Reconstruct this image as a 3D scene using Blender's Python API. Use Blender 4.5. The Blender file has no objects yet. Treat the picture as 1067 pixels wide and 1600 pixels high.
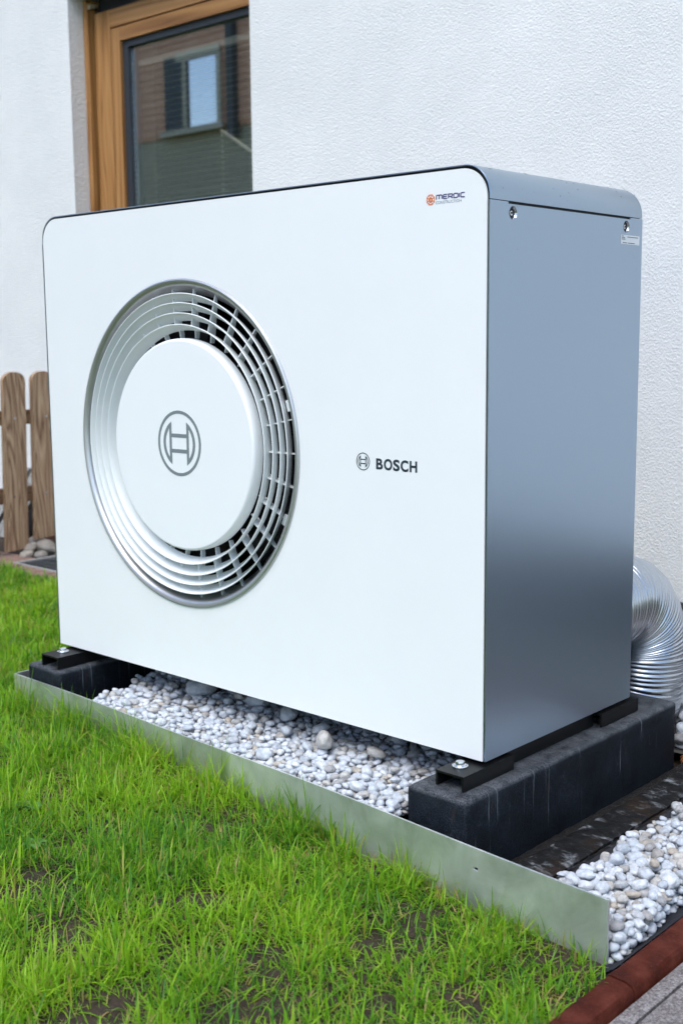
import bpy, bmesh, math, random
import numpy as np
from mathutils import Matrix, Vector, noise

random.seed(7)
rng = np.random.default_rng(11)
SC = bpy.context.scene
COL = SC.collection
PI = math.pi
R = math.radians
GZ = -0.150                      # lawn level; z = 0 is the underside of the heat pump, x runs along its front

# ------------------------------------------------------------------ camera, sky, sun, exposure
cam = bpy.data.cameras.new('camera')
cam.sensor_fit = 'VERTICAL'; cam.sensor_height = 36.0; cam.lens = 42.11
cam.clip_start = 0.05; cam.clip_end = 2000
cam.dof.use_dof = True; cam.dof.focus_distance = 1.9; cam.dof.aperture_fstop = 6.3
co = bpy.data.objects.new('camera', cam); COL.objects.link(co)
cr, cu, cf = Vector((.73875733, .67391534, -.00870198)), Vector((-.091365, .11293147, .98939321)), Vector((-.66774999, .73012642, -.14500122))
CAMP = Vector((2.119739, -1.4279207, .6402632))
co.matrix_world = Matrix(((cr.x, cu.x, -cf.x, CAMP.x), (cr.y, cu.y, -cf.y, CAMP.y), (cr.z, cu.z, -cf.z, CAMP.z), (0, 0, 0, 1)))
SC.camera = co

SUN_EL, SUN_AZ = R(60), R(164)   # azimuth clockwise from +y
world = bpy.data.worlds.new('World'); SC.world = world; world.use_nodes = True
wn = world.node_tree
for n in list(wn.nodes): wn.nodes.remove(n)
wo = wn.nodes.new('ShaderNodeOutputWorld'); wb = wn.nodes.new('ShaderNodeBackground'); sk = wn.nodes.new('ShaderNodeTexSky')
sk.sky_type = 'NISHITA'; sk.sun_disc = False; sk.sun_elevation = SUN_EL; sk.sun_rotation = SUN_AZ
sk.air_density = 1.0; sk.dust_density = 1.0; sk.ozone_density = 1.0
wb.inputs['Strength'].default_value = 0.11
wn.links.new(sk.outputs[0], wb.inputs[0]); wn.links.new(wb.outputs[0], wo.inputs[0])
sl = bpy.data.lights.new('sun', 'SUN'); sl.energy = 1.5; sl.angle = R(50); sl.color = (1.0, .985, .965)
so = bpy.data.objects.new('sun', sl); COL.objects.link(so)
sd = Vector((math.sin(SUN_AZ) * math.cos(SUN_EL), math.cos(SUN_AZ) * math.cos(SUN_EL), math.sin(SUN_EL)))
so.rotation_euler = sd.to_track_quat('Z', 'Y').to_euler(); so.location = (0, 0, 8)
SC.view_settings.view_transform = 'Standard'; SC.view_settings.look = 'None'
SC.view_settings.exposure = 1.07; SC.view_settings.gamma = 1.0; SC.view_settings.use_curve_mapping = False

SC.cycles.use_adaptive_sampling = True; SC.cycles.adaptive_threshold = .03; SC.cycles.adaptive_min_samples = 16
SC.cycles.max_bounces = 5; SC.cycles.diffuse_bounces = 3; SC.cycles.glossy_bounces = 3; SC.cycles.transmission_bounces = 3; SC.cycles.transparent_max_bounces = 8
SC.cycles.caustics_reflective = False; SC.cycles.caustics_refractive = False

# ------------------------------------------------------------------ materials
def mat(name, col=(.5, .5, .5), rough=.5, metal=0.0, **kw):
    m = bpy.data.materials.new(name); m.use_nodes = True
    nt = m.node_tree; b = nt.nodes['Principled BSDF']
    b.inputs['Base Color'].default_value = (*col, 1); b.inputs['Roughness'].default_value = rough; b.inputs['Metallic'].default_value = metal
    for k, v in kw.items(): b.inputs[k].default_value = v
    return m
def N(m, t, **props):
    n = m.node_tree.nodes.new(t)
    for k, v in props.items(): setattr(n, k, v)
    return n
def L(m, a, b): m.node_tree.links.new(a, b)
def bsdf(m): return m.node_tree.nodes['Principled BSDF']
def coords(m, scale=(1, 1, 1), kind='Object', rot=(0, 0, 0)):
    tc = N(m, 'ShaderNodeTexCoord'); mp = N(m, 'ShaderNodeMapping'); mp.inputs['Scale'].default_value = scale; mp.inputs['Rotation'].default_value = rot
    L(m, tc.outputs[kind], mp.inputs[0]); return mp.outputs[0]
def noi(m, vec, scale, detail=4, rough=.55, dist=0):
    n = N(m, 'ShaderNodeTexNoise'); n.inputs['Scale'].default_value = scale; n.inputs['Detail'].default_value = detail
    n.inputs['Roughness'].default_value = rough; n.inputs['Distortion'].default_value = dist
    L(m, vec, n.inputs['Vector']); return n.outputs['Fac']
def ramp(m, fac, stops, interp='LINEAR'):
    r = N(m, 'ShaderNodeValToRGB'); e = r.color_ramp.elements; r.color_ramp.interpolation = interp
    while len(e) < len(stops): e.new(.5)
    for i, (p, c) in enumerate(stops):
        e[i].position = p; e[i].color = (*c, 1) if len(c) == 3 else c
    L(m, fac, r.inputs[0]); return r.outputs[0]
def mix(m, fac, a, b, mode='MIX'):
    x = N(m, 'ShaderNodeMix', data_type='RGBA', blend_type=mode)
    for s, v in ((x.inputs[0], fac), (x.inputs[6], a), (x.inputs[7], b)):
        if isinstance(v, (int, float)): s.default_value = v
        elif isinstance(v, tuple): s.default_value = (*v, 1)
        else: L(m, v, s)
    return x.outputs[2]
def bump(m, h, strength, dist=.002, target=None):
    b = N(m, 'ShaderNodeBump'); b.inputs['Strength'].default_value = strength; b.inputs['Distance'].default_value = dist
    L(m, h, b.inputs['Height']); L(m, b.outputs[0], (target or bsdf(m)).inputs['Normal']); return b

def M_stucco():
    m = mat('white_stucco', (.78, .78, .77), .9)
    v = coords(m)
    a = noi(m, v, 175, 3, .62, .35)
    vo = N(m, 'ShaderNodeTexVoronoi', feature='F1'); vo.inputs['Scale'].default_value = 200; L(m, v, vo.inputs['Vector'])
    h2 = mix(m, .38, a, vo.outputs['Distance'])
    bump(m, h2, .9, .0034)
    big = noi(m, v, 2.2, 5, .68)
    c = ramp(m, big, [(.28, (.755, .765, .765)), (.72, (.86, .86, .855))])
    pit_shade = ramp(m, h2, [(.24, (.88, .88, .88)), (.36, (1, 1, 1))])  # shade in the stucco hollows, multiplied into the base colour
    L(m, mix(m, 1.0, c, pit_shade, 'MULTIPLY'), bsdf(m).inputs['Base Color'])
    return m
def M_reveal():
    m = mat('grey_reveal_plaster', (.74, .75, .75), .9)
    v = coords(m); bump(m, noi(m, v, 110, 3, .5, .5), .8, .005); return m
def M_panel():
    m = mat('white_panel_paint', (.86, .875, .88), .36, 0, **{'Coat Weight': .25, 'Coat Roughness': .08})
    v = coords(m); f = noi(m, v, 6, 2, .6)
    L(m, ramp(m, f, [(.3, (.86, .882, .892)), (.7, (.88, .90, .908))]), bsdf(m).inputs['Base Color'])
    bsdf(m).inputs['Roughness'].default_value = .33
    return m
def M_silver():
    m = mat('silver_painted_metal', (.355, .445, .54), .24, .94)
    v = coords(m, (260, 260, 3)); f = noi(m, v, 1.0, 1)
    bsdf(m).inputs['Roughness'].default_value = .29
    bump(m, f, .05, .0006)
    return m
def M_galv():
    m = mat('galvanised_steel', (.42, .45, .44), .42, .87)
    v = coords(m); 
    a = noi(m, v, 9, 6, .66, .5); w = noi(m, coords(m, (30, 30, 6)), 1, 4)
    c = ramp(m, a, [(.28, (.50, .53, .52)), (.48, (.68, .71, .70)), (.60, (.78, .80, .80)), (.74, (.93, .94, .94))])
    L(m, c, bsdf(m).inputs['Base Color'])
    L(m, ramp(m, mix(m, .5, a, w), [(.3, (.40,) * 3), (.7, (.58,) * 3)]), bsdf(m).inputs['Roughness'])
    bump(m, noi(m, v, 40, 3), .08, .002); return m
def M_block():
    m = mat('black_coated_concrete', (.018, .022, .028), .6, 0, **{'Specular IOR Level': .2})
    v = coords(m); g = noi(m, v, 520, 2, .7); l = noi(m, v, 11, 6, .68)
    base = ramp(m, l, [(.3, (.002, .0032, .0052)), (.55, (.0065, .0098, .0148)), (.75, (.018, .024, .033))])
    base = mix(m, 1.0, base, ramp(m, g, [(.35, (.45, .45, .45)), (.5, (1, 1, 1)), (.64, (2.4, 2.3, 2.2))]), 'MULTIPLY')
    st = noi(m, coords(m, (1, 130, 3.2)), 1, 3, .6, .8)
    mk = ramp(m, st, [(.62, (0, 0, 0)), (.69, (1, 1, 1))])
    pt = ramp(m, noi(m, v, 7, 3), [(.46, (0, 0, 0)), (.60, (1, 1, 1))])
    k = mix(m, 1.0, mk, pt, 'MULTIPLY')
    c = mix(m, mix(m, .5, (0, 0, 0), k), base, (.24, .27, .30))
    rust = ramp(m, noi(m, coords(m, (1, 1, .35)), 22, 5, .6, .5), [(.64, (0, 0, 0)), (.76, (.55, .55, .55))])
    c = mix(m, rust, c, (.055, .032, .018))
    geo = N(m, 'ShaderNodeNewGeometry'); sx = N(m, 'ShaderNodeSeparateXYZ'); L(m, geo.outputs['Normal'], sx.inputs[0])
    dst = N(m, 'ShaderNodeMath', operation='MULTIPLY'); L(m, ramp(m, sx.outputs['Z'], [(.2, (0, 0, 0)), (.75, (1, 1, 1))]), dst.inputs[0])
    dn = mix(m, .5, noi(m, v, 34, 6, .75), g)
    L(m, ramp(m, dn, [(.40, (0, 0, 0)), (.60, (.8, .8, .8))]), dst.inputs[1])
    c = mix(m, dst.outputs[0], c, (.13, .14, .155))          # settled cement dust on upward faces
    L(m, c, bsdf(m).inputs['Base Color'])
    bump(m, g, .5, .0016); return m
def M_slab():
    m = mat('black_wet_slab', (.016, .017, .019), .7, 0, **{'Specular IOR Level': .2})
    v = coords(m); l = noi(m, coords(m, (1, 1.6, 1), rot=(0, 0, .7)), 26, 6, .7, .4)
    c = ramp(m, l, [(.38, (.0035, .0035, .004)), (.53, (.011, .011, .012)), (.59, (.07, .074, .08)), (.69, (.26, .28, .30))])
    br = ramp(m, noi(m, v, 14, 5, .6), [(.54, (0, 0, 0)), (.68, (.6, .6, .6))])
    L(m, mix(m, br, c, (.030, .017, .009)), bsdf(m).inputs['Base Color'])
    bump(m, noi(m, v, 120, 4), .5, .003); return m
def M_wood(name, c0, c1, c2, axis='Z', scale=1.0, rough=.7):
    m = mat(name, c1, rough)
    s = {'Z': (9, 9, .55), 'X': (.55, 9, 9), 'Y': (9, .55, 9)}[axis]
    oi = N(m, 'ShaderNodeObjectInfo')
    tc = N(m, 'ShaderNodeTexCoord'); ad = N(m, 'ShaderNodeVectorMath', operation='ADD')
    cb = N(m, 'ShaderNodeCombineXYZ'); mu = N(m, 'ShaderNodeMath', operation='MULTIPLY'); mu.inputs[1].default_value = 37.0
    L(m, oi.outputs['Random'], mu.inputs[0])
    for i in range(3): L(m, mu.outputs[0], cb.inputs[i])
    L(m, tc.outputs['Object'], ad.inputs[0]); L(m, cb.outputs[0], ad.inputs[1])
    mp = N(m, 'ShaderNodeMapping'); mp.inputs['Scale'].default_value = tuple(k * scale for k in s); L(m, ad.outputs[0], mp.inputs[0])
    n0 = N(m, 'ShaderNodeTexNoise'); n0.inputs['Scale'].default_value = 1.6; n0.inputs['Detail'].default_value = 2; n0.inputs['Distortion'].default_value = .6; L(m, mp.outputs[0], n0.inputs['Vector'])
    w = N(m, 'ShaderNodeMath', operation='MULTIPLY'); w.inputs[1].default_value = 14.0; L(m, n0.outputs['Fac'], w.inputs[0])
    fr = N(m, 'ShaderNodeMath', operation='PINGPONG'); fr.inputs[1].default_value = .5; L(m, w.outputs[0], fr.inputs[0])
    d2 = N(m, 'ShaderNodeMath', operation='MULTIPLY'); d2.inputs[1].default_value = 2.0; L(m, fr.outputs[0], d2.inputs[0])
    fine = N(m, 'ShaderNodeTexNoise'); fine.inputs['Scale'].default_value = 14; fine.inputs['Detail'].default_value = 4; L(m, mp.outputs[0], fine.inputs['Vector'])
    f = mix(m, .45, d2.outputs[0], fine.outputs['Fac'])
    L(m, ramp(m, f, [(.12, c0), (.42, c1), (.8, c2)]), bsdf(m).inputs['Base Color'])
    bump(m, f, .35, .0015); return m
def M_soil():
    m = mat('brown_lawn_soil', (.06, .042, .03), .95)
    v = coords(m); a = noi(m, v, 9, 7, .65); b = noi(m, v, 120, 5, .65)
    L(m, ramp(m, mix(m, .5, a, b), [(.3, (.012, .0075, .0045)), (.5, (.036, .023, .0135)), (.7, (.075, .051, .032))]), bsdf(m).inputs['Base Color'])
    bump(m, b, .9, .006); return m
def M_field():
    m = mat('garden_ground', (.05, .07, .02), .95)
    v = coords(m); a = noi(m, v, 1.2, 6, .6)
    L(m, ramp(m, a, [(.3, (.035, .06, .014)), (.6, (.07, .10, .026)), (.8, (.075, .06, .04))]), bsdf(m).inputs['Base Color']); return m
def M_pebble(name, attr, mul=None):
    m = mat(name, (.6, .62, .64), .55)
    v = coords(m); 
    if attr:
        at = N(m, 'ShaderNodeAttribute', attribute_name='tint'); rnd = at.outputs['Fac']
    else:
        oi = N(m, 'ShaderNodeObjectInfo'); rnd = oi.outputs['Random']
    c = ramp(m, rnd, [(0, (.64, .67, .70)), (.25, (.53, .57, .62)), (.5, (.68, .70, .72)), (.72, (.44, .475, .52)), (.86, (.55, .52, .47)), (.94, (.33, .33, .335)), (1, (.46, .40, .33))])
    n1 = noi(m, v, 1.5 if not attr else 70, 5, .65, .4); 
    c = mix(m, 1.0, c, ramp(m, n1, [(.3, (.66, .69, .73)), (.58, (1, 1, 1))]), 'MULTIPLY')
    if mul: c = mix(m, 1.0, c, mul, 'MULTIPLY')
    L(m, c, bsdf(m).inputs['Base Color'])
    bump(m, noi(m, v, 6 if not attr else 260, 4), .25, .0015 if attr else .08); return m
def M_kerb():
    m = mat('red_brown_kerb', (.12, .035, .022), .62, 0, **{'Specular IOR Level': .12})
    v = coords(m); a = noi(m, v, 22, 6, .65); b = noi(m, v, 260, 3)
    c = ramp(m, a, [(.3, (.026, .0055, .003)), (.5, (.066, .0125, .0065)), (.72, (.115, .03, .018))])
    L(m, mix(m, ramp(m, b, [(.6, (0, 0, 0)), (.75, (.25, .25, .25))]), c, (.22, .09, .06)), bsdf(m).inputs['Base Color'])
    bump(m, mix(m, .5, a, b), .45, .002); return m
def M_paver(name, c0, c1, c2):
    m = mat(name, c1, .85)
    v = coords(m); b = noi(m, v, 330, 3, .7); a = noi(m, v, 16, 5, .6)
    c = ramp(m, b, [(.36, c0), (.5, c1), (.66, c2)])
    L(m, mix(m, 1.0, c, ramp(m, a, [(.3, (.55, .52, .5)), (.65, (1, 1, 1))]), 'MULTIPLY'), bsdf(m).inputs['Base Color'])
    bump(m, b, .6, .002); return m
def M_grass():
    m = mat('grass_blades', (.08, .17, .02), .42, 0, **{'Specular IOR Level': .35})
    at = N(m, 'ShaderNodeAttribute', attribute_name='tint')
    b = bsdf(m); L(m, at.outputs['Color'], b.inputs['Base Color'])
    tr = N(m, 'ShaderNodeBsdfTranslucent'); mx = N(m, 'ShaderNodeMixShader'); mx.inputs[0].default_value = .5
    L(m, at.outputs['Color'], tr.inputs[0]); L(m, b.outputs[0], mx.inputs[1]); L(m, tr.outputs[0], mx.inputs[2])
    L(m, mx.outputs[0], m.node_tree.nodes['Material Output'].inputs[0]); return m
def M_glass():
    m = bpy.data.materials.new('window_glass'); m.use_nodes = True; nt = m.node_tree; nt.nodes.remove(nt.nodes['Principled BSDF'])
    g = N(m, 'ShaderNodeBsdfGlossy'); g.inputs['Roughness'].default_value = .0; g.inputs['Color'].default_value = (.95, .97, .98, 1)
    t = N(m, 'ShaderNodeBsdfTransparent'); t.inputs['Color'].default_value = (.96, .98, .97, 1)
    mx = N(m, 'ShaderNodeMixShader'); mx.inputs[0].default_value = .38; L(m, t.outputs[0], mx.inputs[1]); L(m, g.outputs[0], mx.inputs[2])
    L(m, mx.outputs[0], nt.nodes['Material Output'].inputs[0]); return m
def M_cladding():
    m = mat('terracotta_cladding', (.30, .12, .075), .8)
    v = coords(m); a = noi(m, v, 3, 5, .6)
    L(m, ramp(m, a, [(.3, (.80, .42, .27)), (.7, (.88, .53, .37))]), bsdf(m).inputs['Base Color']); return m

MT = dict(
    stucco=M_stucco(), reveal=M_reveal(), panel=M_panel(), silver=M_silver(), galv=M_galv(), block=M_block(), slab=M_slab(),
    grille=mat('white_grille_plastic', (.80, .84, .845), .5),
    hub=mat('white_hub_plastic', (.865, .89, .90), .48),
    trim=mat('satin_trim_metal', (.60, .61, .63), .40, .9),
    black=mat('black_plastic', (.012, .013, .016), .5), gap=mat('black_seal', (.01, .012, .02), .7),
    blackmetal=mat('black_powder_coat', (.004, .0045, .005), .42, 0, **{'Specular IOR Level': .3}),
    zinc=mat('zinc_plated_steel', (.72, .74, .76), .22, 1.0), screw=mat('steel_screw', (.55, .57, .6), .2, 1.0),
    emblem=mat('grey_print', (.20, .235, .25), .45), navy=mat('dark_slate_print', (.022, .034, .05), .45),
    purple=mat('navy_violet_print', (.05, .045, .17), .5), greytxt=mat('grey_blue_print', (.30, .34, .42), .5), orange=mat('orange_print', (.70, .20, .07), .5),
    label=mat('white_sticker', (.74, .77, .80), .4), ink=mat('label_ink', (.12, .14, .17), .6),
    wood=M_wood('honey_oak_frame', (.20, .080, .022), (.36, .165, .050), (.47, .24, .085), 'Z', .5, .45),
    woodx=M_wood('honey_oak_frame_across', (.20, .080, .022), (.36, .165, .050), (.47, .24, .085), 'X', .5, .45),
    picket=M_wood('weathered_larch', (.080, .042, .022), (.31, .185, .105), (.50, .35, .22), 'Z', 1.5),
    railwood=M_wood('brown_larch_rail', (.07, .035, .018), (.20, .105, .055), (.30, .18, .10), 'Y', 1.0),
    greywood=M_wood('grey_weathered_board', (.12, .115, .105), (.26, .255, .24), (.36, .355, .34), 'Z', .8),
    redwood=M_wood('dark_red_timber', (.03, .010, .008), (.075, .024, .017), (.12, .045, .033), 'X', 1.0),
    soil=M_soil(), field=M_field(), pebble=M_pebble('white_marble_pebble', False), pebbles=M_pebble('white_marble_pebble_mass', True),
    kerb=M_kerb(), paver=M_paver('speckled_grey_paver', (.09, .08, .08), (.22, .20, .20), (.40, .385, .38)),
    redpaver=M_paver('red_grey_paver', (.14, .08, .065), (.27, .16, .13), (.36, .26, .22)),
    concrete=M_paver('grey_concrete', (.22, .22, .22), (.32, .32, .31), (.42, .42, .41)),
    fleece=mat('black_weed_fleece', (.012, .013, .02), .85), grass=M_grass(), glass=M_glass(),
    slat=mat('pale_blind_slat', (.86, .78, .66), .5), bead=mat('ivory_bead', (.85, .82, .68), .4),
    dark=mat('dark_room', (.06, .055, .05), .9), alu=mat('dark_grey_gasket', (.035, .04, .05), .4),
    duct=mat('flexible_aluminium', (.55, .58, .62), .28, 1.0), clad=M_cladding(), beige=mat('beige_window_trim', (.60, .54, .42), .7),
    mirror=mat('reflecting_house_glass', (.9, .92, .95), .02, 1.0), olive=mat('olive_render', (.50, .45, .33), .9), grate=mat('galvanised_grate', (.22, .25, .27), .4, .8),
    darkgrey=mat('dark_grey_shutter', (.09, .10, .105), .6), root=mat('orange_root', (.42, .17, .07), .6), tan=mat('tan_plastic', (.45, .38, .28), .5),
    plinth=mat('dark_grey_plinth', (.06, .062, .066), .85), rear=mat('rear_gravel_earth', (.10, .097, .092), .9), stone=M_pebble('beige_field_stone', False, (.55, .47, .38)), roof=mat('dark_roof_tile', (.08, .06, .055), .8), leaf=mat('broad_weed_leaf', (.10, .24, .04), .55), grit=mat('wet_grit', (.006, .005, .0045), .4),
)
def bumpify(m, s, st, d):
    bump(m, noi(m, coords(m), s, 4), st, d)
bumpify(MT['grit'], 500, 1.0, .004); bumpify(MT['concrete'], 200, .4, .002); bumpify(MT['fleece'], 300, .5, .002)
sb = bsdf(MT['stone']); sb.inputs['Roughness'].default_value = .7

# ------------------------------------------------------------------ building helpers
WL = {}
def link(name, me, m, parent=None, loc=(0, 0, 0)):
    o = bpy.data.objects.new(name, me); COL.objects.link(o)
    if m is not None and not me.materials: me.materials.append(m)
    loc = Vector(loc); WL[o] = loc.copy()
    if parent is not None: o.parent = parent; o.location = loc - WL[parent]
    else: o.location = loc
    return o
def finish(name, bm, m, parent=None, smooth=None, bevel=0, center=True, segs=2):
    if bevel:
        es = [e for e in bm.edges if len(e.link_faces) == 2 and e.calc_face_angle(0) > .6]
        bmesh.ops.bevel(bm, geom=es, offset=bevel, segments=segs, affect='EDGES', profile=.5, clamp_overlap=True)
    me = bpy.data.meshes.new(name)
    c = Vector((0, 0, 0))
    if center and bm.verts:
        xs = [v.co for v in bm.verts]
        c = Vector([(min(p[i] for p in xs) + max(p[i] for p in xs)) / 2 for i in range(3)])
        bmesh.ops.translate(bm, verts=bm.verts, vec=-c)
    bm.to_mesh(me); bm.free()
    if smooth is not None:
        me.shade_smooth(); me.set_sharp_from_angle(angle=R(smooth))
    return link(name, me, m, parent, c)
def box(bm, x0, x1, y0, y1, z0, z1):
    vs = [bm.verts.new(p) for p in ((x0, y0, z0), (x1, y0, z0), (x1, y1, z0), (x0, y1, z0), (x0, y0, z1), (x1, y0, z1), (x1, y1, z1), (x0, y1, z1))]
    for f in ((3, 2, 1, 0), (4, 5, 6, 7), (0, 1, 5, 4), (1, 2, 6, 5), (2, 3, 7, 6), (3, 0, 4, 7)): bm.faces.new([vs[i] for i in f])
    return vs
def bobj(name, x0, x1, y0, y1, z0, z1, m, parent=None, bevel=0, segs=2):
    bm = bmesh.new(); box(bm, x0, x1, y0, y1, z0, z1)
    return finish(name, bm, m, parent, 35 if bevel else None, bevel, segs=segs)
def empty(name, loc, label=None, cat=None, group=None):
    o = bpy.data.objects.new(name, None); COL.objects.link(o); o.location = loc; o.empty_display_size = .05; WL[o] = Vector(loc)
    if label: tag(o, label, cat, group)
    return o
def tag(o, label, cat, group=None):
    o['label'] = label; o['category'] = cat
    if group: o['group'] = group
    return o
def plate(name, outer, holes, fmap, t, m, parent=None, smooth=None):
    """flat plate from 2-d outlines with holes; fmap(u, v, d) -> xyz, d from 0 (visible face) to t"""
    bm = bmesh.new(); loops = []
    for pts in [outer] + holes:
        vs = [bm.verts.new((p[0], p[1], 0)) for p in pts]
        loops.append([bm.edges.new((vs[i], vs[(i + 1) % len(vs)])) for i in range(len(vs))])
    bmesh.ops.triangle_fill(bm, use_beauty=True, use_dissolve=False, edges=[e for l in loops for e in l], normal=(0, 0, 1))
    bmesh.ops.recalc_face_normals(bm, faces=bm.faces)
    if bm.faces and sum(f.normal.z * f.calc_area() for f in bm.faces) < 0: bmesh.ops.reverse_faces(bm, faces=bm.faces)
    front = list(bm.faces)
    ret = bmesh.ops.extrude_face_region(bm, geom=front)
    nv = [g for g in ret['geom'] if isinstance(g, bmesh.types.BMVert)]
    for v in nv: v.co.z = t
    bmesh.ops.recalc_face_normals(bm, faces=bm.faces)
    for v in bm.verts: v.co = Vector(fmap(v.co.x, v.co.y, v.co.z))
    bmesh.ops.recalc_face_normals(bm, faces=bm.faces)
    return finish(name, bm, m, parent, smooth)
def circ(cx, cy, r, n=48, a0=0, a1=2 * PI, end=False):
    k = n + (1 if end else 0)
    return [(cx + r * math.cos(a0 + (a1 - a0) * i / n), cy + r * math.sin(a0 + (a1 - a0) * i / n)) for i in range(k)]
def lathe_y(name, prof, cx, cz, m, parent=None, n=128, closed=True, smooth=40):
    """revolve a profile of (r, y) round the horizontal axis through (cx, cz)"""
    bm = bmesh.new(); rings = []
    for r, y in prof:
        if r < 1e-6: rings.append([bm.verts.new((cx, y, cz))])
        else: rings.append([bm.verts.new((cx + r * math.cos(2 * PI * i / n), y, cz + r * math.sin(2 * PI * i / n))) for i in range(n)])
    pairs = list(zip(rings, rings[1:])) + ([(rings[-1], rings[0])] if closed else [])
    for a, b in pairs:
        for i in range(n):
            j = (i + 1) % n
            if len(a) == 1 and len(b) == 1: break
            if len(a) == 1: bm.faces.new((a[0], b[i], b[j]))
            elif len(b) == 1: bm.faces.new((a[i], a[j], b[0]))
            else: bm.faces.new((a[i], a[j], b[j], b[i]))
    bmesh.ops.recalc_face_normals(bm, faces=bm.faces)
    return finish(name, bm, m, parent, smooth)
def tube(bm, pts, rad, n=12, cap=True):
    pts = [Vector(p) for p in pts]; rings = []
    t0 = (pts[1] - pts[0]).normalized(); ref = Vector((0, 0, 1)) if abs(t0.z) < .9 else Vector((1, 0, 0))
    u = t0.cross(ref).normalized()
    for i, p in enumerate(pts):
        t = (pts[min(i + 1, len(pts) - 1)] - pts[max(i - 1, 0)]).normalized()
        u = (u - t * u.dot(t)).normalized(); w = t.cross(u)
        r = rad[i] if hasattr(rad, '__len__') else rad
        rings.append([bm.verts.new(p + r * (math.cos(2 * PI * k / n) * u + math.sin(2 * PI * k / n) * w)) for k in range(n)])
    for a, b in zip(rings, rings[1:]):
        for k in range(n): bm.faces.new((a[k], a[(k + 1) % n], b[(k + 1) % n], b[k]))
    if cap: bm.faces.new(list(reversed(rings[0]))); bm.faces.new(rings[-1])
def structure(o): o['kind'] = 'structure'; return o
def stuff(o): o['kind'] = 'stuff'; return o
def np_mesh(name, verts, faces_flat, loop_tot):
    me = bpy.data.meshes.new(name)
    me.vertices.add(len(verts)); me.vertices.foreach_set('co', np.asarray(verts, np.float32).ravel())
    me.loops.add(len(faces_flat)); me.loops.foreach_set('vertex_index', np.asarray(faces_flat, np.int32))
    st = np.concatenate([[0], np.cumsum(loop_tot)[:-1]]).astype(np.int32)
    me.polygons.add(len(loop_tot)); me.polygons.foreach_set('loop_start', st); me.polygons.foreach_set('loop_total', np.asarray(loop_tot, np.int32))
    me.update(calc_edges=True); return me

# ------------------------------------------------------------------ ground, beds, kerb, paving
def swell(x): return .030 * np.exp(-((np.asarray(x) - .25) / .62) ** 2)     # the lawn rises a little before the edging
def ground():
    bm = bmesh.new()
    vs = [bm.verts.new(p) for p in ((-600, -600, -.19), (600, -600, -.19), (600, 600, -.19), (-600, 600, -.19))]; bm.faces.new(vs)
    structure(finish('ground', bm, MT['field'], center=False))
    nx, ny = 190, 150; x = np.linspace(-2.6, 1.436, nx); y = np.linspace(-2.0, .80, ny)
    X, Y = np.meshgrid(x, y, indexing='ij'); Z = np.zeros_like(X)
    for i in range(nx):
        for j in range(ny):
            p = Vector((X[i, j] * 5, Y[i, j] * 5, 0)); Z[i, j] = GZ + float(swell(X[i, j])) + .008 * noise.noise(p) + .006 * noise.noise(p * 5) + .003 * noise.noise(p * 13)
            if X[i, j] > -.07 and Y[i, j] > float(np.interp(X[i, j], [-.06, 1.41], [-.079, -.166])) + .012: Z[i, j] = -.178
    idx = np.arange(nx * ny).reshape(nx, ny)
    f = np.stack([idx[:-1, :-1], idx[1:, :-1], idx[1:, 1:], idx[:-1, 1:]], -1).reshape(-1)
    me = np_mesh('lawn_soil', np.stack([X, Y, Z], -1).reshape(-1, 3), f, np.full(len(f) // 4, 4)); me.shade_smooth()
    structure(link('lawn_soil', me, MT['soil']))
ground()

EDGE = [(-.055, -.079), (.11, -.082), (.263, -.088), (.42, -.101), (.559, -.110), (.72, -.115), (.87, -.120), (1.065, -.133), (1.191, -.147), (1.199, -.148), (1.411, -.166)]
def edge_y(x): return float(np.interp(x, [p[0] for p in EDGE], [p[1] for p in EDGE]))

bm = bmesh.new()     # earth tray that carries the pebbles
vs = [bm.verts.new((x, y + .004, -.158)) for x, y in EDGE if x < 1.06] + [bm.verts.new(p) for p in ((1.06, .9, -.158), (-.055, .9, -.158))]
bm.faces.new(vs); structure(finish('bed_earth', bm, MT['soil']))
bm = bmesh.new()     # black fleece under the pebbles beside the kerb
pts = [(1.236, edge_y(1.24) + .004), (1.405, edge_y(1.40) + .004), (1.418, -.20), (1.434, -.21), (1.434, .60), (1.236, .60)]
ring = [[bm.verts.new((x, y, -.146)) for x, y in pts]]
bm.faces.new(ring[0]); 
vs = [bm.verts.new(p) for p in ((1.418, -.19, -.146), (1.4345, -.19, -.1345), (1.4345, .6, -.1345), (1.418, .6, -.146))]; 
for v in vs: v.co.z += .002
bm.faces.new(vs)
structure(finish('weed_fleece', bm, MT['fleece']))

kerb_root = structure(empty('kerb', (1.455, -.2, GZ)))
def kerb_piece(y0, y1, dx=0, dz=0):
    prof = [(1.436, -.30), (1.436, -.134), (1.438, -.1305), (1.442, -.129), (1.462, -.130), (1.470, -.1325), (1.4735, -.138), (1.475, -.30)]
    bm = bmesh.new(); n = max(2, int((y1 - y0) / .02)); rows = []
    for i in range(n + 1):
        y = y0 + (y1 - y0) * i / n
        rows.append([bm.verts.new((x + dx + .0012 * noise.noise(Vector((x * 40, y * 25, 3))), y, z + dz + .0012 * noise.noise(Vector((x * 30, y * 22, 9))))) for x, z in prof])
    for a, b in zip(rows, rows[1:]):
        for k in range(len(prof) - 1): bm.faces.new((a[k], b[k], b[k + 1], a[k + 1]))
    bm.faces.new(rows[0]); bm.faces.new(list(reversed(rows[-1]))); bmesh.ops.recalc_face_normals(bm, faces=bm.faces)
    finish('kerb_stone', bm, MT['kerb'], kerb_root, 40)
kerb_piece(-1.21, -.7125); kerb_piece(-.71, -.2125, .001, -.001); kerb_piece(-.21, .286); kerb_piece(.289, .60, -.0008)

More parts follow.
